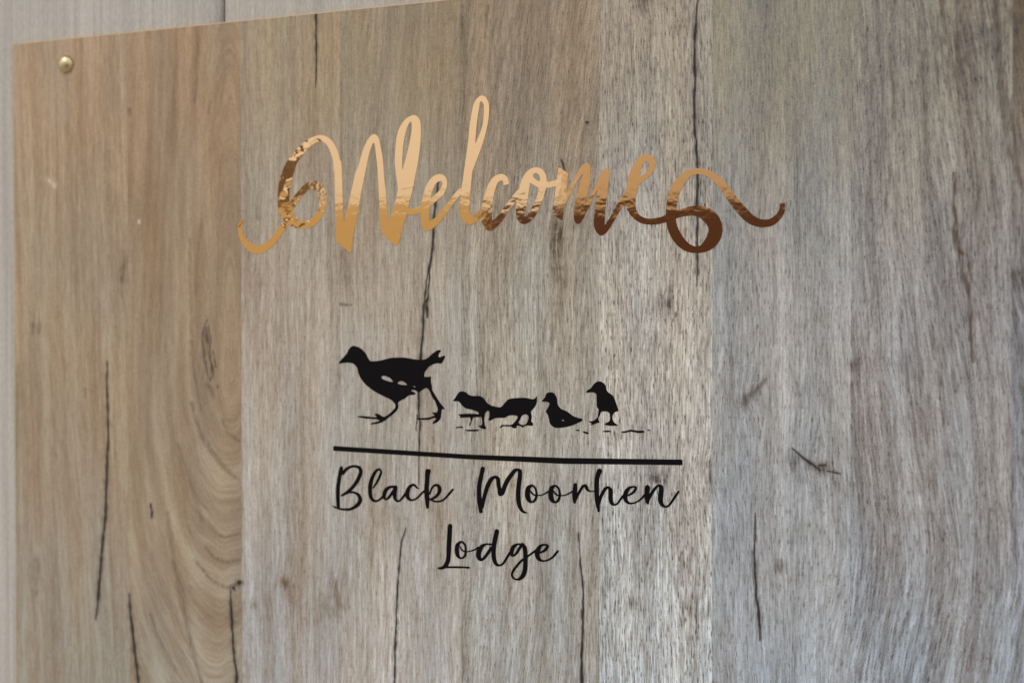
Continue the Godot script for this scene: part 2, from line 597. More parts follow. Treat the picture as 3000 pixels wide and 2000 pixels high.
func field_of(g: Dictionary, cell: float) -> Dictionary:
	var strokes := []
	var polys := []
	var holes := []
	var lo := Vector2(1e9, 1e9)
	var hi := Vector2(-1e9, -1e9)
	for s in g.s:
		var c := curve(s, false, 0.9)
		strokes.append(c)
		for v in c:
			lo = lo.min(Vector2(v.x - v.z, v.y - v.z))
			hi = hi.max(Vector2(v.x + v.z, v.y + v.z))
	for p in g.p:
		var c := curve(p, true, 0.8)
		polys.append(c)
		for v in c:
			lo = lo.min(Vector2(v.x, v.y))
			hi = hi.max(Vector2(v.x, v.y))
	for p in g.h:
		holes.append(curve(p, true, 1.2))
	var ox := int(floor(lo.x / cell)) - 3
	var oy := int(floor(lo.y / cell)) - 3
	var w := int(ceil(hi.x / cell)) + 4 - ox
	var h := int(ceil(hi.y / cell)) + 4 - oy
	var f := PackedFloat32Array()
	f.resize(w * h)
	f.fill(4.0)
	for c in strokes:
		for k in c.size() - 1:
			var a: Vector3 = c[k]
			var b: Vector3 = c[k + 1]
			var reach := maxf(a.z, b.z) + 2.2 * cell
			var pa := Vector2(a.x, a.y)
			var ab := Vector2(b.x, b.y) - pa
			var il := 1.0 / maxf(ab.length_squared(), 1e-6)
			for j in range(maxi(0, int((minf(a.y, b.y) - reach) / cell) - oy), mini(h, int((maxf(a.y, b.y) + reach) / cell) - oy + 2)):
				for i in range(maxi(0, int((minf(a.x, b.x) - reach) / cell) - ox), mini(w, int((maxf(a.x, b.x) + reach) / cell) - ox + 2)):
					var p := Vector2((i + ox) * cell, (j + oy) * cell) - pa
					var t := clampf(p.dot(ab) * il, 0.0, 1.0)
					var d := (p - ab * t).length() - lerpf(a.z, b.z, t)
					var at := j * w + i
					if d < f[at]:
						f[at] = d
	for c in polys:
		var q := poly_field(c, ox, oy, w, h, cell)
		for i in w * h:
			if q[i] < f[i]:
				f[i] = q[i]
	for c in holes:
		var q := poly_field(c, ox, oy, w, h, cell)
		for i in w * h:
			if -q[i] > f[i]:
				f[i] = -q[i]
	return {"ox": ox, "oy": oy, "w": w, "h": h, "f": f}


func poly_field(c: Array, ox: int, oy: int, w: int, h: int, cell: float) -> PackedFloat32Array:
	var f := PackedFloat32Array()
	f.resize(w * h)
	f.fill(4.0)
	var n := c.size()
	for j in h:
		var y := (j + oy) * cell + 1e-5
		var xs := []
		for k in n:
			var a: Vector3 = c[k]
			var b: Vector3 = c[(k + 1) % n]
			if (a.y > y) != (b.y > y):
				xs.append(a.x + (y - a.y) / (b.y - a.y) * (b.x - a.x))
		xs.sort()
		for k in range(0, xs.size() - 1, 2):
			for i in range(maxi(0, int(ceil(xs[k] / cell)) - ox), mini(w, int(floor(xs[k + 1] / cell)) - ox + 1)):
				f[j * w + i] = -4.0
	var reach := 2.2 * cell
	for k in n:
		var a := Vector2(c[k].x, c[k].y)
		var e: Vector3 = c[(k + 1) % n]
		var ab := Vector2(e.x, e.y) - a
		var il := 1.0 / maxf(ab.length_squared(), 1e-6)
		for j in range(maxi(0, int(floor((minf(a.y, e.y) - reach) / cell)) - oy), mini(h, int(ceil((maxf(a.y, e.y) + reach) / cell)) - oy + 1)):
			for i in range(maxi(0, int(floor((minf(a.x, e.x) - reach) / cell)) - ox), mini(w, int(ceil((maxf(a.x, e.x) + reach) / cell)) - ox + 1)):
				var p := Vector2((i + ox) * cell, (j + oy) * cell) - a
				var d := (p - ab * clampf(p.dot(ab) * il, 0.0, 1.0)).length()
				var at := j * w + i
				if d < absf(f[at]):
					f[at] = d if f[at] > 0.0 else -d
	return f


func cut(list: Array, cell: float, m: Material, up: Vector3) -> void:
	var done := []
	for g in list:
		var f := field_of(g, cell)
		var own: PackedFloat32Array = f.f.duplicate()
		for e in done:                            # where two letters run into each other, the earlier one keeps the film
			var ax := maxi(f.ox, e.ox)
			var bx := mini(f.ox + f.w, e.ox + e.w)
			var ay := maxi(f.oy, e.oy)
			var by := mini(f.oy + f.h, e.oy + e.h)
			for j in range(ay, by):
				for i in range(ax, bx):
					var at: int = (j - f.oy) * f.w + i - f.ox
					var o: float = -e.f[(j - e.oy) * e.w + i - e.ox]
					if o > own[at]:
						own[at] = o
		done.append(f)
		part(film(own, f.ox, f.oy, f.w, f.h, cell), g.name, m, sign_root, up)


func film(f: PackedFloat32Array, ox: int, oy: int, w: int, h: int, cell: float) -> SurfaceTool:
	var st := begin()
	for j in h - 1:
		var run := -1
		for i in w:
			var full := false
			var a := 0.0
			var b := 0.0
			var c := 0.0
			var d := 0.0
			if i < w - 1:
				a = f[(j + 1) * w + i]
				b = f[(j + 1) * w + i + 1]
				c = f[j * w + i + 1]
				d = f[j * w + i]
				full = a < 0.0 and b < 0.0 and c < 0.0 and d < 0.0
			if full:
				if run < 0:
					run = i
				continue
			if run >= 0:
				film_face(st, [Vector2(run, j + 1), Vector2(i, j + 1), Vector2(i, j), Vector2(run, j)], ox, oy, cell)
				run = -1
			if i < w - 1 and (a < 0.0 or b < 0.0 or c < 0.0 or d < 0.0):
				var val := [a, b, c, d]
				var pos := [Vector2(i, j + 1), Vector2(i + 1, j + 1), Vector2(i + 1, j), Vector2(i, j)]
				var poly := []
				var rim := []
				for k in 4:
					var va: float = val[k]
					var vb: float = val[(k + 1) % 4]
					if va < 0.0:
						poly.append(pos[k])
					if (va < 0.0) != (vb < 0.0):
						var p: Vector2 = pos[k].lerp(pos[(k + 1) % 4], clampf(va / (va - vb), 0.02, 0.98))
						poly.append(p)
						rim.append([p, va < 0.0])
				film_face(st, poly, ox, oy, cell)
				for k in rim.size():
					if rim[k][1]:
						var q: Vector2 = rim[k][0]
						var e: Vector2 = rim[(k + 1) % rim.size()][0]
						var pa := Vector3((q.x + ox) * cell, (q.y + oy) * cell, FILM) * 0.001
						var pb := Vector3((e.x + ox) * cell, (e.y + oy) * cell, FILM) * 0.001
						var dn := Vector3(0, 0, -FILM * 0.001)
						var dir := (pb - pa).normalized()
						quad(st, pb, pa, pa + dn, pb + dn, Vector3(-dir.y, dir.x, 0), Vector2(0.5, 0.99), Vector2(0.5, 0.99))
	return st


func film_face(st: SurfaceTool, poly: Array, ox: int, oy: int, cell: float) -> void:
	var v := []
	var t := []
	for p in poly:
		var x: float = (p.x + ox) * cell
		var y: float = (p.y + oy) * cell
		v.append(Vector3(x, y, FILM) * 0.001)
		t.append(Vector2((x + 290.0) / 530.0, (260.0 - y) / 170.0))
	for k in range(1, v.size() - 1):
		for q in [0, k, k + 1]:
			vert(st, v[q], Vector3.BACK, t[q])


# ---------------------------------------------------------------- outlines and wood marks, in millimetres on the board

func shapes_foil() -> Array:
	var a := []
	a.append(shape("copper_letter", [[-250.7,101.9,1.09,-252.7,97.1,2.31,-252.4,91.5,2.43,-250,85.9,2.67,-245.2,80.8,3.14,-238.3,76.9,3.44,-231.1,77.2,3.42,-223.9,80.8,3.29,-218.1,85.9,3.1,-212.9,91.6,2.98,-208,98,3.09,-205.1,101.7,2.96], [-157.1,146.1,3.29,-160.4,156.5,3.3,-165.1,163.8,2.9,-170,167,2.68,-175.1,167.6,2.62,-182,165.4,3.1,-189,160.9,3.52,-194.7,156,3.89,-199.5,150.8,4.37,-203.4,144.4,5.21,-206,138,5.63,-208.4,129.9,5.81,-209.2,123.3,5.76,-209.3,116.8,5.82,-207.7,109.6,6.41,-204.5,104.5,5.63,-200,99.4,4.26,-192.4,96.4,3.12,-186.6,96.7,3.17,-180.3,98.9,3.22,-174,105.4,3.27,-171.1,112.6,3.32,-171,119.1,3.84,-173,125.7,3.61,-178.6,129,3.74,-185.3,128.6,3.05,-191.6,123.9,2.94,-196.7,118.7,3.07,-200.9,113.6,2.96,-205.1,110,2.96]], [[-160.6,148.4,0,-159.8,136.6,0,-159.7,124.1,0,-159.2,107.9,0,-158.4,81.8,1,-144.3,71.9,1,-142,87,0,-139.2,98.2,0,-136.7,109.8,0,-134.6,121.5,0,-130.4,138.9,0,-127.5,151.2,0,-125.3,157.4,0,-123.3,161.2,0,-122.5,161.2,0,-121.3,155.7,0,-119.8,143.9,0,-118.6,127.9,0,-118.2,117.7,0,-117.3,104.4,0,-116.6,92.1,0,-116,87.9,1,-111.3,83.8,0,-104.1,78,0,-101.3,76.9,1,-100.2,78.5,0,-96.9,89.5,0,-92.2,103.3,0,-90.7,109.3,0,-89.8,113.5,0,-87.4,120.7,0,-84.4,134.8,0,-82.8,141.2,0,-81,151.6,0,-79.8,162,0,-79.6,170.3,0,-80.3,176.7,0,-82.7,180.2,0,-85.6,181.7,0,-91,180.4,0,-95.1,177.5,0,-99,172.5,0,-101.4,166.3,0,-102.6,159,0,-103.3,148.4,0,-103.1,140.5,0,-101.8,131.5,0,-100.6,123.9,1,-101.7,117.6,0,-104.1,109.8,0,-106.8,102.4,0,-108.6,96.7,1,-109.5,101.5,0,-110.7,109.4,0,-111.3,117.4,0,-113.3,134.4,0,-114.5,148.3,0,-116.8,159.7,0,-118.6,165.6,0,-121.9,168.4,0,-125.8,167.1,0,-129.5,162.5,0,-133.2,155.2,0,-138.1,141,0,-139.4,139.3,0,-142.8,127.2,0,-145.6,116.6,0,-148.4,106.5,0,-150.8,97.2,1,-151.5,105,0,-152.1,118.4,0,-152.8,139.9,0,-153.2,144.3,0,-153.8,148.1,0]], [[-88.3,176.3,0,-87.9,172.9,0,-88.6,166.1,0,-90.4,158.3,0,-92.8,149,0,-95.2,141.7,0,-96.6,137.1,1,-96.7,143.9,0,-96.1,153.4,0,-95.2,160.7,0,-93.4,168,0,-91.3,173.6,0,-89.3,176.4,0]]))
	a.append(shape("copper_letter", [[-93.3,105.3,2.24,-88.6,104.3,2.46,-84.2,104.5,2.56,-80.3,105.9,2.78,-75.6,108.5,2.55,-70.9,111.2,2.43,-66.7,114.3,2.37,-61.3,118.7,2.53,-58.8,123,2.2,-58.4,126.7,2.14,-60.1,129.8,2.53,-63.3,130.5,2.86,-67.1,129.1,3.14,-70,126.1,3.32,-72.4,121.7,3.43,-73.9,117.1,3.54,-75.3,109.8,3.88,-76,103,3.94,-76.1,97.3,3.77,-74.5,92.4,3.99,-69.5,93.7,3.32,-64.5,97.2,2.76,-56.9,105.5,2.53,-49.4,114.1,2.3,-44.7,119.1,2.18]], [], []))
	a.append(shape("copper_letter", [[-40.7,109.7,4.08,-40.8,103.5,4.08,-39.4,98.3,4.24,-36.2,95.7,3.37,-33.1,95.9,3.14,-29.4,98.7,2.71,-25.4,101.7,2.48]], [[-42.6,126.2,0,-41.4,134.4,0,-39.4,146.7,0,-37.6,158.5,0,-36.5,169.2,0,-34.5,180.4,0,-32.8,187,0,-29.9,191.5,0,-25.9,193.5,0,-22.3,192,0,-20,187.8,0,-19.3,182.6,0,-20,174.4,0,-21.4,167.4,0,-23.4,160.3,0,-26,153.2,0,-28.8,146.2,0,-31.7,139.6,0,-34,133.8,0,-34.7,127.4,0,-35.9,116.7,0,-36.4,108,1,-45.1,108.3,1,-44.3,115,0,-43.1,124.7,0]], [[-26.2,189,0,-24.2,186.5,0,-23.8,181.9,0,-24.3,175.7,0,-25.1,170.1,0,-27.1,164.6,0,-30,158.6,0,-31.4,155.3,1,-31.1,161.7,0,-30.2,169.9,0,-29.1,178.1,0,-27.9,184.7,0,-27,188.5,0]]))
	a.append(shape("copper_letter", [[-4.9,124.9,2.24,-5.9,127.3,2.35,-9.2,128.6,2.57,-14,126.5,2.95,-17.5,120.6,3.65,-19.6,114.3,3.93,-21.1,107.7,4.42,-21.7,101.5,4.69,-21.5,95.4,4.42,-19.1,90.8,3.77,-14,93,2.95,-8.7,98.1,2.57,-3.7,104.5,2.45,1.4,110.5,2.55,6.1,115.6,2.65]], [[-7.3,125.1,1,-7.1,122.2,1,-2.6,122.8,1,-2.5,125.4,1]], []))
	a.append(shape("copper_letter", [[27.3,121.9,2.2,30.5,121,2.3,33.8,121.4,2.3,38.4,122.5,2.4]], [[21.3,134.9,0,25.1,133.6,0,27.8,130.7,0,29.4,126.1,0,29.6,122.6,0,28.9,118.6,0,27.5,113.6,0,25.3,107.6,0,21.8,100.1,0,17.4,94.7,0,13,91.8,0,9.7,91.4,0,6.3,93,0,4.1,97.1,0,3.5,101.7,0,3.7,106.8,0,4.4,112.4,0,6.1,118.9,0,8.6,126,0,11.4,130.4,0,14.7,133.3,0,18,134.7,0]], [[15.5,123.4,1,14.4,116.1,0,13.1,108,0,11.1,100.5,0,11.2,96.5,1,13.5,98.9,0,16.3,102.8,0,19.3,108.3,0,21.5,113.3,0,22.8,119,1,19.9,120.7,0,17.1,122.3,0], [20.7,130.6,0,22.9,129.1,0,23.8,126.8,0,24,124.6,0,22.3,124.4,0,19.6,126.3,0,17.8,128.4,0,18.8,130,0]]))
	a.append(shape("copper_letter", [], [[39.2,134.3,1,47.3,129.4,1,46.8,121.9,0,45.7,113.9,1,51.1,122.2,0,55.3,130,0,58.5,134.4,0,62.8,136.8,0,65.2,134.1,0,65.6,129.6,0,65.2,123.6,0,63.9,116.2,0,60.9,104.9,1,65.5,112.2,0,70.2,119.9,0,73.9,127.7,0,76,130.6,0,78.9,132.1,0,80.5,130.4,0,80.8,127.4,0,80.2,120.5,0,79.2,113.1,0,78.1,104.3,0,77.1,95.9,0,77,88.4,1,81.3,94.4,0,85.5,101.7,0,89.2,108,0,91.8,110.8,1,93.1,103.9,1,90.2,100.5,0,85.5,93.3,0,81.3,86.5,0,77.7,82.4,0,74.5,80.8,0,71.3,82.3,0,69,86.3,0,68.2,90.8,0,69,98.7,0,70.2,106,0,71.5,115.9,1,68.6,111.6,0,65.5,104.7,0,62.3,99.3,0,59.6,94.4,0,56.4,90.5,0,53.7,90.6,0,52,94.7,0,52,100.2,0,53.2,107.6,0,55.9,117.5,0,58.5,125.4,0,59.7,129.1,1,55.9,124.5,0,51.1,116.7,0,46.8,108.9,0,44.1,102.9,0,43.1,96.9,0,42.4,93,1,33.8,98.7,1,35.4,107.2,0,36.5,115.3,0,37.6,123.2,0,38.4,128.2,0]], []))
	a.append(shape("copper_letter", [[124.3,92.1,2.49,129.4,93.8,2.68,133.4,94.9,2.72,139.4,96.4,2.96,146.9,97.3,3.63,152.2,96.5,4.21,157.4,93.7,5.07,161.8,89,5.35,163.5,83.4,5.3,162.5,78.1,5.26,159.1,73,4.49,153.7,69.2,2.93,149,68.5,2.45,143.7,69.6,2.85,138,73.5,3.55,133.3,79.6,3.91,130.3,86.5,3.82,129.3,93.1,3.82,129.6,99.9,3.97,130.8,106.9,4.06,133.1,113.8,4.06,136.9,119.5,3.45,141.7,124.2,2.8,147.9,126.4,2.21,153.4,125.8,2.2,159.8,123.4,2.43,165,119.4,2.82,169.9,113.8,3.1,174.1,107.9,3.19,179,101.3,3.47,183.8,95.6,3.6,189.2,90.3,3.45,195.2,87.2,3.06,200.3,86.5,2.76,205.5,87.4,2.66,209.9,90.8,2.37,212.6,94.7,2.13,213,98,1.98]], [[109.9,140.9,0,113.5,140,0,116.5,137.5,0,117.5,134.2,0,117,130.9,0,115.5,128,0,111.9,123.8,0,107.8,120.5,0,104,117.7,1,102.7,112.4,0,101.7,106.5,0,101.7,101.6,0,103.4,97.1,0,106.3,94.5,0,110.9,92.7,0,116,92.6,0,121.1,93.4,0,126.7,95,1,126.7,89.8,1,120.1,88.3,0,114,88,0,107.3,88.9,0,102.2,91.5,0,98,95.3,0,95.2,99.9,0,93.1,104.3,0,90.2,107.4,1,92.3,111.3,0,94.4,115.6,0,95.2,119.5,0,96.5,125.9,0,98.5,131.2,0,101.1,135,0,104.2,138.8,0,106.8,140.4,0], [211.1,100.6,1,214.8,101.1,1,215.1,97,1,211,97.2,1]], [[110.6,135.4,0,112.4,133.5,0,111.9,130.6,0,109.4,126.8,0,104.7,123.6,1,105.8,127.9,0,107,132.3,0,108.8,134.9,0]]))
	return a

func shapes_bird() -> Array:
	var a := []
	a.append(shape("moorhen_silhouette", [], [[-156.1,-18.6,1,-155.5,-17.5,0,-153,-14.9,0,-150,-12,0,-148.5,-10.5,0,-147.5,-8.4,0,-145.8,-6.2,0,-143.6,-4.5,0,-141.6,-4.2,0,-138.7,-4.9,0,-135.7,-6.1,0,-133.3,-7.8,0,-131.1,-10,0,-129.4,-12.5,0,-128.2,-14.6,0,-126.7,-16.4,0,-124,-16.6,0,-119.2,-16.3,0,-114.3,-15.4,0,-110,-14.3,0,-106.1,-13.6,0,-100.8,-13.4,0,-95.1,-13.4,0,-90.4,-14,0,-85.6,-14.7,0,-80.9,-14.9,0,-76.2,-14.6,0,-72.9,-12.7,0,-69.1,-9.7,0,-65.8,-7.6,0,-63,-7,0,-61.9,-7.5,0,-63,-9,0,-64.2,-10.9,0,-64.2,-12.8,0,-62.1,-12.6,0,-59.8,-11.7,0,-58.4,-11.6,1,-58.6,-13.2,0,-59.8,-15.5,0,-61.7,-17.8,0,-63.1,-17.9,0,-65.4,-17.6,0,-68.7,-18.5,0,-71.5,-19.8,0,-73.4,-21.1,0,-74.8,-22.8,0,-76.2,-24.4,0,-76.9,-26.6,0,-76.9,-28.7,1,-73.8,-28.7,0,-70.8,-28.4,1,-71.1,-31.1,0,-70.7,-34,0,-70.1,-36.5,0,-70.1,-38.8,0,-68.7,-41.1,0,-66.4,-44.4,0,-64,-47.7,0,-61.7,-50.6,0,-59.9,-52.4,0,-58.6,-54.6,1,-61.1,-54.4,0,-61.7,-56.8,0,-62.1,-59.7,0,-62.6,-62.2,0,-64.9,-64.4,0,-67.7,-65.9,0,-69.8,-66.4,1,-68.7,-64.5,0,-66.2,-62.1,1,-68,-61.5,0,-72.4,-62.9,0,-77.1,-63.2,0,-83.7,-63.1,1,-83.3,-62.2,0,-77.1,-61.8,0,-72,-61,0,-67.7,-59.4,1,-68.9,-58.4,0,-70.4,-57,1,-68.2,-57.1,0,-65.9,-56.9,0,-64.9,-54.7,0,-66.1,-51,0,-67.7,-47.7,0,-70.1,-44.4,0,-71.7,-41.1,0,-74,-37.9,0,-75.2,-37.6,0,-77.6,-38.6,0,-80.4,-40.4,0,-82.2,-41.7,1,-83.7,-40.4,0,-86.1,-39.5,0,-87.7,-39.5,0,-89,-40.2,1,-86.5,-41,0,-84.4,-42.5,1,-87,-43.4,0,-90.3,-43.7,0,-92.5,-44.8,0,-94.2,-46.3,0,-98,-47.9,0,-100.4,-49.4,0,-101.1,-51.1,0,-100.9,-53,0,-101,-50.2,0,-100.6,-53.4,0,-101.1,-55.1,0,-104.7,-58.8,0,-109.3,-62.1,0,-114.6,-65.7,0,-118,-67,0,-121.6,-67.8,0,-125.3,-68.2,0,-127,-67.8,1,-125.3,-67.1,0,-121.6,-66.3,0,-117.6,-65.1,1,-120.4,-64,0,-125.3,-63.7,0,-130.1,-63.7,0,-135,-63,0,-137.5,-62.7,0,-139.2,-62.4,1,-137,-61.7,0,-132.6,-61.7,0,-126.5,-62.1,0,-120.6,-62.5,1,-121.4,-61.1,0,-122.6,-60.1,1,-121.4,-59.4,0,-119.4,-59.6,0,-117.2,-60.4,0,-115.8,-61.4,0,-114.3,-61.8,0,-112.4,-61.3,0,-109.5,-59.6,0,-105.9,-56.7,0,-103.5,-53.9,0,-103.2,-52.2,0,-104.1,-50.5,0,-104,-50.7,0,-106.2,-48.6,0,-109.6,-46.8,0,-114.4,-44.9,0,-119.2,-42.9,0,-124.1,-40.4,0,-128,-37.9,0,-131.4,-35.4,0,-133.8,-32.9,0,-136,-29.9,0,-137.5,-26.9,0,-138.2,-24.4,0,-138.9,-22.2,0,-140.7,-20.1,0,-142.6,-18.8,0,-145.1,-18.2,0,-148.6,-18,0,-152.5,-18.4,0,-155.7,-19,0]], [[-116.3,-29.4,0,-114.3,-28.4,0,-111.5,-28.9,0,-108.6,-30,0,-106.9,-31.2,0,-105.2,-33.4,1,-108.1,-33.1,0,-111.5,-32.3,0,-114.4,-31.3,0,-115.9,-30.5,0], [-101.4,-34,1,-99.5,-32.8,0,-97.5,-32.4,0,-95.2,-33.2,0,-93.5,-34.4,0,-92.7,-35.4,1,-96.1,-35.6,0,-99.5,-35.1,0], [-87.1,-36.3,0,-86.1,-36.3,0,-84.9,-37.2,0,-86.1,-37.2,0]]))
	a.append(shape("chick_silhouette", [], [[-51.4,-47.4,1,-49.6,-45.4,0,-47.7,-42.6,0,-45.7,-40.3,0,-43.4,-39.7,0,-41.1,-40,0,-39.2,-41.2,0,-37.3,-42.4,0,-35,-43.1,0,-32,-43.2,0,-28.9,-43,0,-26.3,-43.7,0,-24.4,-44.9,0,-22.5,-47.3,0,-20.6,-49.1,0,-18.7,-49.9,0,-17.6,-50.6,1,-18.4,-53,0,-19.8,-54.6,1,-21,-54.7,0,-22.1,-55.5,0,-23.3,-57.6,0,-23.6,-59.3,0,-24,-61.4,0,-23.8,-64.1,0,-23.3,-66.5,0,-22.3,-68.2,0,-22.7,-69.1,1,-25.2,-69,0,-27.5,-68,0,-29.3,-66.7,0,-31.2,-66,1,-29,-66.4,0,-26.3,-66.3,0,-25.7,-64.9,0,-25.9,-62.1,0,-26.3,-59.7,1,-33.5,-60.1,1,-34.3,-61.7,0,-35.2,-64.1,0,-36.4,-66.9,0,-37.2,-67.5,1,-36.8,-65.9,0,-35.8,-63.1,0,-36.2,-60.3,1,-41.2,-60.5,0,-46.1,-60.9,1,-44.6,-59.7,1,-45.8,-58.9,0,-47,-58.1,1,-43.4,-57.7,0,-37.3,-57.3,0,-32,-57.4,0,-28.5,-57.5,1,-29.1,-56.2,0,-31.6,-55,0,-35,-54.1,0,-38.1,-53.6,0,-40.4,-53,0,-42.7,-51.5,0,-44.6,-49.5,0,-46.3,-47.8,0,-48.8,-47.8,0,-50.7,-47.7,0]], []))
	a.append(shape("chick_silhouette", [], [[-18.9,-50,1,-16.1,-50.9,0,-13.1,-51.4,0,-10,-51.7,1,-8.2,-50.4,0,-6,-48,0,-3.4,-45.5,0,-0.4,-44.6,0,4.1,-44.1,0,8.5,-43.8,0,12.6,-43.9,0,15.9,-44.6,0,18.1,-44.7,0,19.9,-43.7,0,20.4,-42.6,0,21,-42.6,0,21.2,-45.3,0,21,-47.4,0,19.9,-49.8,0,18.1,-52.2,0,16.2,-54.1,0,16.2,-55.9,0,16.8,-58,0,16.5,-60.3,0,16.4,-62.2,0,17.3,-62.9,0,17.9,-64.2,0,17.1,-65.6,1,14,-65.3,0,11.1,-65.7,0,8.8,-67.1,1,7.4,-66,0,5.5,-65.7,0,3.7,-66,0,4.2,-67,0,2.9,-67.7,0,0.7,-67.6,0,-0.4,-66.6,0,-3.4,-66.5,0,-8.6,-66.7,0,-9,-67.5,0,-11.1,-67.5,1,-9.7,-66.5,0,-9,-65.5,0,-5.3,-65.4,0,-0.4,-65.1,0,1.4,-63.8,0,3.3,-61.7,0,4.8,-59.3,0,4.4,-58.1,0,1.8,-57.7,0,-1.2,-57.7,0,-3.8,-58.5,0,-6,-59.7,0,-10.9,-60,0,-14.6,-60.3,0,-17.2,-61.6,0,-19.5,-62.5,0,-20.4,-62,0,-19.6,-59.6,0,-19.5,-56.1,0,-19.9,-53.7,0]], [[11.6,-56.6,0,13.3,-57.2,0,14.1,-58.7,0,13.6,-61.1,0,12.5,-63.5,0,11.1,-64.7,0,8.8,-65,0,6.6,-64.3,0,5.3,-63.5,1,6.6,-61.3,0,8.1,-58.5,0,9.6,-57.1,0]]))
	a.append(shape("chick_silhouette", [], [[25.1,-46.2,1,26.6,-44.5,0,28.1,-42.7,0,28.5,-41.1,0,30,-39.6,0,32.2,-39.1,0,34.4,-39.3,0,36.1,-40.5,0,37.4,-42.5,0,38.1,-45.3,0,38.3,-47.7,0,39.2,-49.7,0,41.3,-51.7,0,44.8,-53,0,47.8,-54.6,0,50.4,-56.5,0,53.4,-57.8,0,56.4,-58.6,0,58.3,-58.8,0,59,-59.5,0,58.1,-60.7,0,55.1,-62.2,0,51.3,-63.9,0,47,-65.2,0,41.8,-66.2,0,36.1,-66.3,0,34,-65.2,0,32,-63.2,0,31.3,-60,0,30.5,-57.2,0,29.6,-55.6,0,28.6,-54.2,0,29.4,-52.6,0,30.7,-50.5,0,31.6,-47.9,0,30.7,-46.8,0,28.3,-46.4,0,25.5,-46.5,0]], [[41.6,-60.2,0,42.4,-60,0,44,-60.8,0,43.5,-61.1,0]]))
	a.append(shape("chick_silhouette", [], [[61.9,-38.3,1,63.2,-36.8,0,65.8,-35.4,0,67.1,-33.5,0,69.2,-31.3,0,71.9,-30,0,74.3,-30.3,0,76.4,-31.6,0,77.9,-33.8,0,78.5,-36.5,0,79.7,-38.1,0,82.7,-40,0,84.8,-42.8,0,86,-45.9,0,87.1,-49,0,88.1,-52.3,1,85.6,-53,0,84.2,-54.1,0,83.3,-55.9,0,83.3,-58.7,0,84.4,-60.8,0,86.5,-62.3,0,87.9,-63.3,1,84.4,-63.5,0,79.7,-63.5,0,76.4,-62.6,1,78.5,-61.4,0,80.6,-60.3,0,81.3,-58.7,0,81.2,-55.9,0,80.8,-54,0,79.3,-53,0,76.8,-52.8,0,74.3,-53.1,0,73.4,-55.3,0,71.9,-57.8,0,71.9,-59.3,0,73,-61.1,1,70.5,-62,0,67.5,-63.1,0,65.2,-63.9,1,66.2,-62.5,0,66,-61.9,0,64.3,-61.3,0,64.5,-60.7,0,67.1,-60.5,0,69.6,-59,0,71.3,-57.4,0,71.6,-55,0,72.2,-52.6,0,72.2,-51.5,0,70.9,-49.8,0,70.5,-46.6,0,70.5,-43,0,70.4,-40.3,0,69,-38.9,0,67.1,-38.5,0,64.1,-38.7,0,62.4,-38.8,0]], []))
	a.append(shape("ground_dash", [], [[-49.2,-68.8,1,-47.7,-68.1,0,-44.6,-67.7,0,-43.1,-67.7,0,-42.3,-68.5,0,-43.8,-68.8,0,-46.5,-68.7,0,-48.5,-69.3,0]], []))
	a.append(shape("ground_dash", [], [[-40.7,-70.5,1,-38.9,-70.1,0,-34.3,-69.9,0,-29.7,-69.8,0,-28.3,-70.3,1,-29.7,-70.9,0,-34.3,-71.2,0,-39.3,-71.1,0]], []))
	a.append(shape("ground_dash", [], [[53.1,-67.6,1,54.7,-67.3,0,56.9,-67.7,1,55.1,-68.4,0]], []))
	a.append(shape("ground_dash", [], [[58.6,-68.7,1,60.7,-68.5,0,63.2,-69.2,0,64.3,-69.7,0,63.2,-70.4,0,60.7,-69.9,0]], []))
	a.append(shape("ground_dash", [], [[74.9,-68,1,77.6,-67.4,0,80.6,-67.3,0,82.3,-67.7,1,80.2,-68.4,0,76.8,-68.5,0]], []))
	a.append(shape("ground_dash", [], [[90,-68.3,1,91.9,-67.5,0,94.8,-67,0,97.3,-66.2,0,99.8,-66.2,0,102.7,-66.7,0,105.6,-66.6,0,108.1,-66.6,0,108.9,-67.6,0,107.2,-68.2,0,103.9,-68.4,0,100.6,-67.9,0,97.3,-67.6,0,94,-68.5,0,91.1,-68.7,0]], []))
	a.append(shape("ground_dash", [], [[110.7,-66,1,112,-65.7,0,113.5,-65.9,1,112,-66.7,0]], []))
	return a

func shapes_bar() -> Array:
	var a := []
	a.append(shape("underline_bar", [], [[-161.6,-87.1,1,-38.5,-89.8,1,43,-89.5,1,138.2,-87.2,1,138.6,-91.3,1,43,-94,1,-38.5,-93.4,1,-161.6,-91.1,1]], []))
	return a

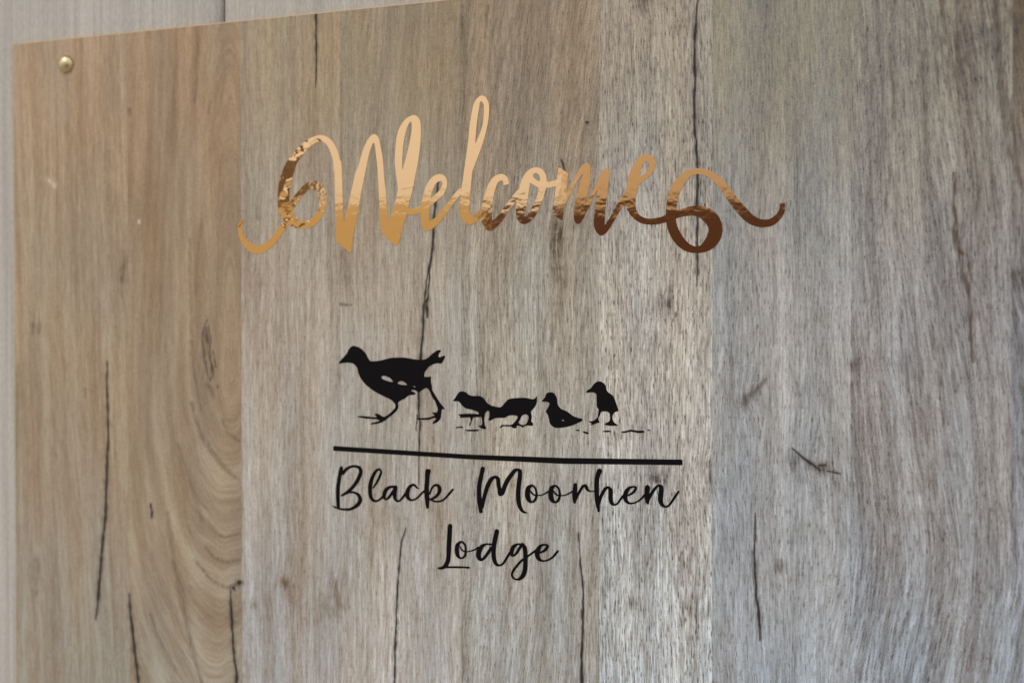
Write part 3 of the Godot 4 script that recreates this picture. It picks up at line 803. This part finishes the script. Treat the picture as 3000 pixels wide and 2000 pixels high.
func shapes_text() -> Array:
	var a := []
	a.append(shape("black_letter", [[-154.1,-105.3,1.68,-155.8,-112.7,1.8,-157.2,-120.9,1.8,-157.4,-129,1.8,-157,-137.3,1.57], [-152.5,-109.3,1.51,-149.1,-105.8,1.33,-144.7,-103.6,1.04,-140.4,-103.2,0.98,-137,-104.3,1.49,-135.6,-107.1,1.72,-136.9,-111.3,1.72,-139.8,-116.3,1.61,-144.2,-121.3,1.44,-149.1,-125.3,1.27,-153.6,-127.8,0.87], [-149.4,-125.9,0.75,-145.4,-124.7,0.81,-141.4,-124.9,0.92,-137.7,-126.9,1.49,-136.2,-130.1,1.84,-137.7,-133.7,1.72,-141.7,-136.9,1.38,-146.1,-138.8,1.1,-151,-139.2,0.93,-156,-138.9,0.81,-159.7,-138,0.7,-162.2,-137.2,0.47]], [], []))
	a.append(shape("black_letter", [[-124.2,-120.2,0.57,-120.9,-116,0.97,-118.1,-110.8,1.14,-116.6,-106.8,0.97,-118.1,-104.7,0.8,-120.9,-105.9,1.14,-124.2,-110.5,1.54,-126.5,-116.8,1.89,-127,-123.2,1.89,-126.1,-128,1.66,-123.8,-130.5,1.14,-120.6,-130.7,0.8,-117.3,-128.9,0.91,-114.8,-126.4,1.02]], [], []))
	a.append(shape("black_letter", [[-103.1,-118.4,1.02,-107.9,-118.7,1.13,-111.8,-121,1.59,-113.8,-124.8,1.82,-113.9,-127.7,1.36,-112.1,-128.9,0.79,-109.4,-127.2,1.13,-106.4,-123.3,1.24,-103.1,-118.8,1.35], [-103.1,-118.8,1.58,-104.1,-123.8,1.86,-103.9,-127.4,1.58,-102.1,-129.8,1.02,-99.8,-129.6,0.79,-97.1,-127.1,0.96,-94.4,-123.8,1.12]], [], []))
	a.append(shape("black_letter", [[-82.1,-118.7,0.39,-84,-118.1,0.73,-85.5,-116.5,0.95,-87.9,-116.1,1.01,-90.8,-118.4,1.46,-92.6,-122.7,2.02,-92.2,-126.1,1.8,-90.3,-128.1,1.12,-87.3,-128.3,0.73,-83.7,-126.5,0.78,-80.2,-123.2,0.84,-76.6,-120.1,0.78]], [], []))
	a.append(shape("black_letter", [[-72.4,-122.8,0.67,-70.2,-118,0.89,-67.8,-115.5,0.89,-64.8,-115.7,1.33,-63.3,-118.2,1.71,-64.3,-121.9,1.38,-67.2,-124.9,1.11,-71.3,-127,0.78], [-71.9,-127,0.78,-68.4,-128.3,0.72,-64.3,-128.4,0.72,-60.2,-126.9,0.77,-56.2,-123.3,0.88,-53.3,-120.1,0.99,-51.7,-118.2,0.88]], [[-75.9,-103.5,0,-75.1,-102.7,0,-73.1,-102.7,0,-71.4,-103.3,0,-72.2,-108.1,0,-72.8,-114.4,0,-72.9,-122.3,0,-72.5,-127.5,0,-73,-134.3,1,-75.4,-134.6,1,-76.1,-130.9,0,-76.9,-124.6,0,-77.2,-118.3,0,-76.6,-112,0]], []))
	a.append(shape("black_letter", [[-25.3,-100.7,1.86,-26.7,-106.5,1.82,-28.3,-114,1.91,-28.5,-121.5,1.95,-27.9,-128.5,1.91,-27,-134.2,1.65], [-26.1,-130.4,1.82,-24.3,-124.1,1.65,-22.5,-117.9,1.73,-20.3,-112.4,1.82,-17.6,-108.4,1.64,-14.8,-106.6,1.08,-12.4,-107.7,1.64,-11.7,-112,1.76,-10.8,-116.5,1.72,-10.2,-119.6,1.93,-8.5,-118.9,1.8,-6.8,-114.7,1.89,-4.1,-109.2,1.8,-0.5,-104.2,1.71,2.6,-100.8,1.45,5.2,-100,0.94,6.6,-101.2,1.7,6.7,-105.1,1.79,5.9,-110.8,1.92,5.3,-116.6,1.96,5.3,-121.9,1.92,5.9,-126.8,1.83,7.5,-130.6,1.53,9.7,-132.8,1.02,12.7,-133.4,0.38]], [], []))
	a.append(shape("black_letter", [[16.3,-112.1,0.93,13.9,-113.9,1.78,13.1,-117.9,2.12,13.4,-121.1,2.12,14.7,-123.7,1.61,16.8,-124.8,0.76,19.3,-123.3,1.06,20.7,-119.9,1.01,20.6,-116.7,0.93,19.4,-113.5,0.85,17.4,-111.9,0.76,15.9,-112,0.85], [15.5,-116.1,0.55,16.8,-117.9,0.72,19.2,-119.3,0.63,21.6,-119.4,0.51,24.3,-119.2,0.46,27.3,-118,0.55,30.8,-115.9,0.67]], [], []))
	a.append(shape("black_letter", [[35.7,-111.4,0.92,33.4,-113.3,1.76,32.6,-117.1,2.02,32.9,-120.4,2.02,34.2,-122.9,1.6,36.5,-124,0.75,38.8,-122.5,1.05,40.1,-119.2,1,40,-116,0.92,38.9,-112.8,0.84,36.9,-111.3,0.75,35.4,-111.3,0.84], [35,-115.4,0.55,36.3,-117.2,0.71,38.7,-118.6,0.63,41.3,-118.6,0.5,44.3,-118.2,0.46,47.3,-116.9,0.58,50.8,-115,0.67]], [], []))
	a.append(shape("black_letter", [[53,-110,1.66,52.7,-113.6,1.95,52.3,-117.6,1.83,52.3,-121.2,1.5,52.4,-123.3,1], [53.1,-121.6,0.91,54.7,-117.9,1.16,57.2,-113.8,1.08,59.5,-110.5,1.08,61.7,-109.9,0.87,62.1,-111.4,1.41,63.6,-113.5,0.91,66.1,-114.2,0.45,69.1,-113.9,0.41]], [], []))
	a.append(shape("black_letter", [[72.7,-98.4,1.97,71,-103.2,1.89,70.4,-108.8,1.85,70.5,-114.4,1.85,70.7,-119.5,1.85,71.5,-124.7,1.56,72.2,-128.7,0.9], [72.5,-123.4,0.9,73.4,-119.4,1.23,75.4,-114.9,1.31,78,-111.2,1.15,79.9,-110.5,0.86,81.6,-112.5,1.72,81.8,-116.2,1.76,81.8,-119.4,1.76,82.8,-122.5,1.47,85.1,-123.5,0.73,87.2,-122.5,0.73,89.3,-119.8,0.81,91.8,-116.5,0.98]], [[70.8,-128.9,1,71.4,-129.8,1,72.9,-129.7,1,73,-127.8,1]], []))
	a.append(shape("black_letter", [[95.8,-115.9,0.57,98.9,-114.2,0.89,101.3,-111.7,1.01,101.9,-109.5,0.93,99.7,-109.2,0.69,96.8,-110.2,1.14,94.4,-113.2,1.71,93.4,-116.5,1.87,93.9,-119.6,1.54,96,-121.5,0.97,98.5,-121.8,0.65,102.2,-120.7,0.61,105.5,-118.6,0.69,108.8,-115.1,0.89]], [], []))
	a.append(shape("black_letter", [[111.2,-108.6,1.21,111.1,-109.3,2.01,110.8,-112.5,2.01,110.7,-116.4,1.93,111.1,-119.6,1.53,111.4,-121.2,0.88], [112.1,-118.3,0.96,114.2,-113.9,1.2,117,-109.8,1.12,119.9,-107.2,0.8,121.7,-108.3,1.68,122,-111.2,1.84,121.4,-115.1,2,121.4,-118.3,1.92,122.4,-121.3,1.48,124.8,-123,0.8,127.2,-122.4,0.72,129.7,-119.7,0.88,132.5,-115.4,0.95,135.4,-111.2,0.79]], [], []))
	a.append(shape("black_letter", [[-54,-147.5,1.87,-54.5,-153.7,2.04,-55,-161.6,2.04,-55.3,-168.9,1.98,-56.1,-175.3,1.93,-58.1,-179.3,1.77,-61,-181.4,1.22,-63.9,-181.9,0.83,-65,-181.8,0.55], [-59.9,-180.8,0.83,-51.7,-180.2,0.77,-43.1,-179.7,0.77,-37.2,-179.6,0.71]], [], []))
	a.append(shape("black_letter", [[-44.9,-159.7,0.88,-47.6,-162.5,1.7,-48.1,-166.9,1.87,-47.3,-170.5,1.65,-45.4,-172.4,0.88,-43.3,-172.4,0.71,-40.9,-170.1,1.04,-40.3,-166.4,0.98,-40.7,-162.3,0.93,-42.9,-159.8,0.88,-45.3,-159.7,0.82], [-45.3,-163.1,0.55,-44.1,-165.6,0.66,-41.6,-166.9,0.6,-39,-167,0.49,-35.6,-166.2,0.49,-32.1,-164.9,0.65,-29.3,-163.1,0.76]], [], []))
	a.append(shape("black_letter", [[-17.9,-159.9,0.7,-22.5,-160.1,0.76,-25.9,-162,1.57,-28.6,-166.2,2.17,-29,-169.9,2.06,-27.9,-172.1,1.63,-26,-172.4,1.08,-23.6,-170.5,1.19,-20.8,-166.7,1.3,-17.9,-162.7,1.19], [-13.1,-149.5,1.94,-14.5,-155,1.99,-15.7,-161.3,1.94,-15.9,-167.5,1.89,-15.3,-172.1,1.83,-13.3,-175.5,1.29,-10.6,-176,0.75,-7.8,-174.4,0.91,-5,-170.4,0.97,-2.1,-165.8,1.07]], [], []))
	a.append(shape("black_letter", [[7.3,-158.3,0.69,4.5,-158.5,0.85,1.2,-160.7,1.6,-0.4,-164.4,1.71,-0.2,-166.9,1.5,1.4,-167.6,0.75,3.9,-165.2,1.12,6.7,-160.9,1.17,8.8,-158.2,1.17], [8.7,-158.1,1.17,10.6,-160.7,1.81,11.3,-166.2,1.86,11.3,-172.9,1.97,10.8,-178.5,1.97,9.2,-182.7,1.81,6.4,-185.4,1.23,3.4,-186.1,0.64,0.7,-184.8,0.91,-0.2,-182.3,0.96,1.1,-179.2,1.02,4.5,-174.9,0.96,7.8,-171.3,0.96,12.8,-167.7,0.8,16.1,-165.2,0.8,20.5,-162.1,0.95]], [], []))
	a.append(shape("black_letter", [[23.3,-163.9,0.63,26.6,-162.5,0.95,29.2,-160,1.16,30,-158,0.95,27.7,-157.4,0.74,24.4,-158.4,1.16,22.1,-161.5,1.9,21.2,-164.6,2.01,22,-167.8,1.8,24.4,-169.8,1,27.1,-170,0.63,30.9,-168.8,0.74,34.8,-166.2,0.79,37.2,-163.3,0.94,38.6,-161.8,0.84]], [], []))
	return a

func cracks() -> Array:
	var a := []
	a.append(line(0.93, [-177.4,271.9,0.99,-177.1,240,0.99,-177.9,210.4,0.49]))
	a.append(line(0.93, [-64.2,127.1,0.76,-66.9,109.5,0.92,-67.9,100.2,1.22,-68.5,89.9,1.22,-69.7,74.1,1.07,-70.4,67.2,0.76,-73.7,55,0.67,-76.5,35,0.68,-77.5,26.3,1.23,-78.4,4.3,1.08,-80.3,-13,1.39,-81.3,-27.8,1.23,-81.9,-41.3,1.24,-82.3,-54.8,0.93,-81,-67.4,0.77,-81.7,-82.8,0.62,-82.4,-115.9,0.31]))
	a.append(line(0.93, [-70.4,67.2,0.46,-71.9,57.2,0.55,-73.8,35,0.61,-75,31.5,1.54,-74.1,18.9,0.61]))
	a.append(line(0.93, [-83.5,-59.5,0.46,-84.4,-71.9,0.37]))
	a.append(line(0.93, [149.7,252.4,0.78,148.4,240.5,1.04,147.1,214.2,1.17,147.9,196.5,1.04,147.1,180.5,1.04,147.1,160.3,1.04,148.5,148.4,0.91,149.3,129,0.78,149.7,120.9,1.04,149.4,103,1.17,149.5,91.4,0.78,149.5,61.2,0.65,149.6,53.4,0.65,148.8,41,0.26]))
	a.append(line(0.93, [-394.9,-20.9,0.76,-395.4,-41.3,0.95,-394.4,-65.7,1.14,-394.1,-87.1,1.14,-395.4,-108.5,1.33,-396.7,-136.1,1.52,-397.5,-157.5,1.52,-400.7,-179.1,1.53,-403.9,-210,1.72,-407.2,-241,1.53,-409.2,-251.9,0.77]))
	a.append(line(0.93, [-371.5,-226,0.75,-370.8,-241.1,1.5,-367.9,-259.1,1.5,-365.7,-277.1,1.5,-362.8,-298.1,1.49,-360,-316,1.49]))
	a.append(line(0.93, [-264.2,-214.9,0.7,-263.6,-232.5,1.4,-262.2,-250,1.22,-260.9,-270.4,1.4,-258.2,-284.9,1.4,-259,-308.4,1.05]))
	a.append(line(0.93, [-94.2,-151.6,0.47,-98,-163.7,0.63,-99.9,-177.7,0.78,-101.2,-194.5,0.78,-102.2,-211.2,0.78,-103.1,-228,0.79,-103.8,-244.7,0.94,-104.5,-261.5,0.79,-104.8,-289.4,0.79]))
	a.append(line(0.93, [55.6,-146.5,0.42,56.7,-167.4,0.56,57.8,-177.8,0.84,59.2,-190.8,0.98,59,-206.6,0.98,59,-222.4,0.84,57.8,-243.5,1.4,58.7,-274.9,1.4]))
	a.append(line(0.93, [193.6,-123.5,0.25,193.4,-138.5,0.51,192.6,-153.5,0.63,193.4,-168.4,1.01,194.2,-183.3,1.14,195.7,-193.1,1.01,197,-208,1.01,197,-216.7,0.5]))
	a.append(line(0.93, [219.8,-75.8,0.49,228.4,-82.7,0.98,234.8,-87.1,1.22,240.4,-90.8,0.73]))
	a.append(line(0.93, [240.2,-87.6,1.22,244,-87.2,1.46]))
	a.append(line(0.93, [245.5,-91.3,0.48,254.7,-92.9,0.48]))
	a.append(line(0.93, [41.7,139.8,0.56,43.1,135.8,0.85,44.5,131.3,0.56]))
	a.append(line(0.93, [61.8,167.5,0.56,63.2,167.1,0.83]))
	a.append(line(0.93, [-348,-145.2,0.74,-346.5,-151.8,1.84,-346.9,-156.3,0.74]))
	a.append(line(0.93, [-261.4,-212.4,1.75,-260.7,-213.5,1.4]))
	a.append(line(0.93, [-255.8,-207.6,2.09,-254.4,-206.9,1.74]))
	a.append(line(-0.45, [-460.6,145,1.19,-459.4,143.7,1.18]))
	a.append(line(-0.4, [-457.4,142.7,1.97,-455.9,141.4,1.97]))
	a.append(line(-0.5, [-453.1,140.4,1.97,-451.9,139.4,1.57]))
	a.append(line(-0.4, [-455.1,138.3,1.18,-453.5,137.3,1.18]))
	a.append(line(-0.9, [-359.3,104.5,1.11,-359,103.6,1.11]))
	a.append(line(-0.12, [-469.7,147,1.59,-464.9,145.5,1.98,-457,145.8,1.58]))
	a.append(line(-0.6, [273.4,184.6,0.47,273.6,184.3,0.47]))
	a.append(line(-0.5, [236,183.3,0.49,236.3,183.3,0.49]))
	a.append(line(-0.08, [-464.8,159.8,1.58,-453,158,1.57]))
	a.append(line(0.6, [-154.9,30.1,0.81,-149.7,29.5,1.13,-143.9,29.4,0.64]))
	a.append(line(0.5, [115.1,-103.3,0.54,119.9,-104.3,0.93,124.1,-102.1,0.53]))
	a.append(line(0.8, [-287.2,17.3,0.71,-290.8,10,1.07,-292.2,-1.2,1.07,-290.9,-12.4,1.24,-288.4,-24.8,1.24,-284.6,-34.2,1.06]))
	a.append(line(0.85, [-285.8,12.9,0.71,-283.4,-1.2,0.88,-285.5,-10.6,1.06,-282.4,-22.7,1.41,-282.4,-32.1,1.41]))
	a.append(line(0.7, [-281.6,-10,0.71,-279.9,-17.3,0.88,-278.5,-23.2,0.71]))
	a.append(line(0.75, [-288.3,10.6,1.06,-288,3.2,1.77,-287.3,-1.2,1.42]))
	a.append(line(0.4, [-288.1,-38.1,1.77,-283.2,-42.4,2.12,-281.8,-48.2,1.77]))
	a.append(line(0.5, [-276.8,-39.9,1.06,-276.5,-40.5,1.06]))
	a.append(line(0.3, [-285.1,-161.9,1.42,-275.9,-168.1,1.41,-266.8,-168.7,1.4,-253.9,-165.6,1.04]))
	a.append(line(0.4, [-300.9,-190.9,1.43,-286.7,-204.8,1.42,-276.1,-211.4,1.41,-266.3,-212.7,1.4,-258.6,-209.3,1.05]))
	a.append(line(0.35, [-290.1,-178.4,1.42,-281.3,-187.3,1.42,-267.9,-191.1,1.4,-255,-187.9,1.04]))
	a.append(line(0.3, [-318.5,-90.7,1.45,-304.2,-125.8,1.79,-293.6,-154.9,1.78]))
	a.append(line(0.4, [-303.9,-54.6,1.43,-293.3,-83.9,1.78,-280.9,-98.3,2.12,-268.7,-111,2.1,-255.8,-119.3,1.74]))
	a.append(line(0.4, [-272,-68.6,1.41,-266.8,-78.7,1.75,-255.3,-86.2,1.39]))
	a.append(line(0.35, [-329.7,-150.9,1.46,-322.6,-198.4,2.91,-315.4,-221.7,2.9,-304.8,-268.6,2.16,-294.2,-297.3,1.79]))
	a.append(line(0.3, [-348.5,-242.3,1.48,-337.5,-265.5,1.84,-323,-288.2,1.82]))
	a.append(line(0.3, [-303.7,-1.3,1.43,-301.6,-27.9,1.79,-293.2,-60.3,1.42]))
	a.append(line(0.25, [-305.1,87.5,1.43,-304.2,28.3,1.79,-303.7,-1.3,1.43]))
	a.append(line(0.25, [-292.5,101.9,1.42,-298,69.6,1.78,-299.2,40.1,1.43]))
	a.append(line(0.55, [358.8,233.3,1.32,360.4,214.6,1.54,362,191.4,1.76,364.3,165.8,1.97,366.1,145,1.53,368.3,128.7,1.53,371.6,121.6,1.31,377.1,103,1.09]))
	a.append(line(0.85, [331.7,117.3,0.9,332.4,107.5,1.35,331.8,94.1,0.9,333.6,85.2,1.13,333,76.7,1.8,334.1,64.8,1.35,340.4,60.2,1.79,342.2,51.3,2.01,341.4,43.8,1.79,342.3,32.6,1.34,342.8,17.8,1.12,343.5,2.2,1.12,344.9,-12.6,0.89]))
	a.append(line(0.6, [333,76.5,1.8,336.4,55.3,1.57,337.6,45.9,2.02,341.2,41.2,1.57]))
	a.append(line(0.3, [336.8,1.4,0.67,341.1,-22,0.9,343.4,-40.7,0.67]))
	a.append(line(0.5, [288.1,215.9,0.7,288.8,205.7,0.7,290,189.9,0.93,290.8,175.8,0.7,292,158.8,0.93,291.5,148.4,0.7]))
	a.append(line(0.4, [310.1,201.6,0.92,311.1,174.4,0.92,313.2,153.3,0.69,313.7,143.1,0.69,314.7,124.2,0.46]))
	a.append(line(0.5, [323.5,236.5,1.36,324.9,224.4,1.36,325.3,216.6,1.13,325.8,205.8,0.68]))
	a.append(line(0.4, [333.2,211.8,0.9,334,194,1.12,334.5,181.8,1.35,335.2,170,0.9,335.4,156,0.67]))
	a.append(line(0.4, [363.8,177.4,1.32,370.5,144.7,1.75,373.8,123.8,1.31]))
	a.append(line(0.45, [-42.8,264.6,1.2,-42.8,252.8,1.5,-43.4,240.4,0.9]))
	a.append(line(0.4, [-21.1,262.7,1.47,-21.7,246.7,1.47,-22.9,238.8,0.89]))
	a.append(line(0.2, [-29.2,196.3,1.19,-30.7,161.5,1.19]))
	a.append(line(0.5, [-369.2,204.2,1.49,-368.9,198.2,1.12]))
	a.append(line(0.45, [-479.7,13.6,2,-479.8,5.8,1.6]))
	a.append(line(0.45, [-472.5,15.2,1.59,-473,5.8,1.6]))
	a.append(line(0.4, [-419.5,-44.8,1.54,-419.6,-50.9,1.16]))
	a.append(line(0.3, [-234.9,111.8,2.4,-234.3,103.1,2.05]))
	a.append(line(0.2, [-497.3,-27.3,2.43,-499.8,-43.1,3.24,-501,-96.7,4.06]))
	a.append(line(0.3, [-477.1,-202.5,3.2,-476,-221.3,3.2,-477.7,-234,2.41]))
	a.append(line(0.3, [127.8,41.3,1.06,128.3,31.1,1.32,127.8,20.9,0.79]))
	a.append(line(0.3, [-283.6,204.3,1.06,-285,195.6,1.06]))
	a.append(line(0.25, [-295.4,263.8,1.07,-297.3,225.7,1.78,-299.9,205.3,1.07]))
	a.append(line(0.4, [201.3,-26.4,1,196.3,-32.7,1.26,191.2,-36.5,1.77,188.7,-41,2.28,184.9,-45.3,1.52]))
	a.append(line(0.2, [31.7,0.1,1.71,40.2,26.5,1.98,45.9,63.1,2.25,57.1,115.1,1.67]))
	a.append(line(0.25, [-33.7,140.1,1.49,-17.4,187.5,1.77,0.2,250.2,1.45]))
	a.append(line(0.2, [21.7,31.9,1.15,20.2,10.7,1.43,25.9,-26.3,1.43]))
	a.append(line(0.12, [101,-76.8,0.81,98.4,-231.9,1.09]))
	a.append(line(0.22, [206.1,74.9,2.24,207.9,37.9,1.99,207,0.9,2.24]))
	a.append(line(0.3, [296.6,1.3,0.93,301.3,-22.5,1.16,306,-58.1,1.15,310.7,-105.5,0.92]))
	a.append(line(0.3, [272.8,116.5,0.95,274.1,73.3,1.18,277.8,25.2,0.94]))
	a.append(line(0.3, [292.8,120.4,0.7,293.5,96.6,0.93,294.1,58.5,0.7]))
	a.append(line(0.25, [355.9,-110.4,0.67,353.8,-161.9,0.89,351.8,-230,1.11]))
	return a

func smudges() -> Array:
	var a := []
	a.append(spot(188.5, -39.5, 6.1, 3.2, -35, 0.62))
	a.append(spot(196.3, -30.9, 6.5, 2, -45, 0.42))
	a.append(spot(187.4, -45.3, 6.6, 3, -30, 0.3))
	a.append(spot(125.7, 28.8, 4.5, 3.3, 0, 0.55))
	a.append(spot(123.8, 26, 10.6, 10.2, 0, 0.2))
	a.append(spot(128.3, 35.7, 1.6, 7.6, 0, 0.4))
	a.append(spot(118.5, -101.8, 5.6, 3.6, 0, 0.6))
	a.append(spot(117.2, -98, 9.6, 10.2, 0, 0.2))
	a.append(spot(-208.8, -204.5, 5.1, 4.6, 0, 0.62))
	a.append(spot(-207.2, -213.6, 13.5, 17.3, 0, 0.2))
	a.append(spot(-239.2, -224.2, 2.4, 4.4, 15, 0.65))
	a.append(spot(-161.4, -208.7, 7.2, 19.9, 0, 0.42))
	a.append(spot(-159.5, -219.9, 3.6, 3.1, 0, 0.45))
	a.append(spot(-286.5, 3.2, 1.8, 7.7, 0, 0.5))
	a.append(spot(-377.5, 59, 4.9, 18.2, 6, 0.5))
	a.append(spot(-149, 66.8, 5.2, 22.5, 0, 0.42))
	a.append(spot(38.5, 84.3, 4.5, 11.8, 8, 0.6))
	a.append(spot(37.9, 63.3, 6.8, 21, 0, 0.35))
	a.append(spot(264.8, -15.3, 6.7, 4.8, -30, 0.42))
	a.append(spot(261.3, -28.4, 6.5, 1.9, 0, 0.32))
	a.append(spot(210.5, -161.5, 3.2, 5.9, 0, 0.6))
	a.append(spot(157.8, -97.6, 4.7, 17.7, 0, 0.45))
	a.append(spot(108.5, 254.9, 7.5, 5.6, 0, 0.65))
	a.append(spot(121.3, 252, 3.7, 2.5, 0, 0.4))
	a.append(spot(98.9, -197.2, 2.2, 3.9, 0, 0.55))
	a.append(spot(147.7, -200.8, 3.7, 4.1, 0, 0.25))
	a.append(spot(372.5, 44.3, 5.7, 8.3, 0, 0.5))
	a.append(spot(223.7, -85.5, 10.4, 7.4, 30, 0.45))
	a.append(spot(240.9, -89.3, 6.3, 4.4, 10, 0.6))
	a.append(spot(57.1, 94.3, 5, 10.4, 0, 0.2))
	a.append(spot(-59.7, -136.8, 12.2, 13.7, 0, 0.18))
	a.append(spot(-106.1, -144.8, 18.9, 13.9, 0, 0.12))
	a.append(spot(-173.9, -228.2, 19.8, 11.4, -35, 0.18))
	a.append(spot(-233.5, 45.3, 2.7, 11.6, 0, 0.18))
	a.append(spot(143.5, 96.7, 2.6, 20.2, 0, 0.12))
	a.append(spot(346, 206.5, 22.3, 34.9, 0, 0.34))
	a.append(spot(370.2, 218.4, 13.1, 20.7, 0, 0.3))
	a.append(spot(319.1, 189.9, 13.7, 28.2, 0, 0.18))
	a.append(spot(258.4, 194.3, 4.3, 48.2, 0, 0.15))
	a.append(spot(-50.1, 216.6, 12, 70.3, 0, 0.15))
	a.append(spot(11.7, 172.5, 17.3, 52.9, 0, 0.12))
	a.append(spot(-150.5, -24.6, 4.5, 8.4, 10, 0.25))
	a.append(spot(-140.9, -51.1, 2.6, 16.8, 0, 0.1))
	a.append(spot(127.9, -142.3, 15.9, 17.9, 0, 0.12))
	a.append(spot(169.7, -147.4, 10.3, 20.1, 0, 0.12))
	a.append(spot(-354.1, 112.7, 14.8, 36, 0, 0.12))
	a.append(spot(68.2, 99.1, 8.3, 15.6, 0, 0.14))
	return a

func knots() -> Array:
	var a := []
	a.append(spot(-286.6, -8.6, 5.7, 20.6, 0, 9.2))
	a.append(spot(-208.8, -204.5, 8.8, 17.3, 0, 3.4))
	a.append(spot(189, -39, 10.1, 14.9, 0, 2.5))
	a.append(spot(125.1, 28.8, 6.9, 15.3, 0, 2.7))
	a.append(spot(118.5, -101.8, 8, 12.8, 0, 3.2))
	a.append(spot(-239.2, -224.2, 5.5, 11.7, 0, 2.1))
	a.append(spot(-161.4, -211.5, 13.1, 25.5, 0, 4.6))
	a.append(spot(39.4, 79, 9.6, 23.6, 0, 4))
	a.append(spot(232.3, -84.7, 12.2, 14.7, 0, 3.4))
	a.append(spot(210.5, -162, 6, 14.9, 0, 2))
	a.append(spot(158.8, -100.1, 10.4, 22.7, 0, 3.1))
	a.append(spot(-376.8, 52.3, 11.3, 27.2, 0, 3))
	a.append(spot(341.4, 48.2, 13.4, 35.1, 0, 4.5))
	a.append(spot(373, 43.1, 13.1, 27.7, 0, 3.9))
	a.append(spot(108.5, 256.2, 13.4, 15.3, 0, 3.2))
	a.append(spot(287.3, -13.1, 9.4, 16.8, 0, 1.9))
	a.append(spot(-148, 64, 9.7, 25.3, 0, 3.2))
	return a
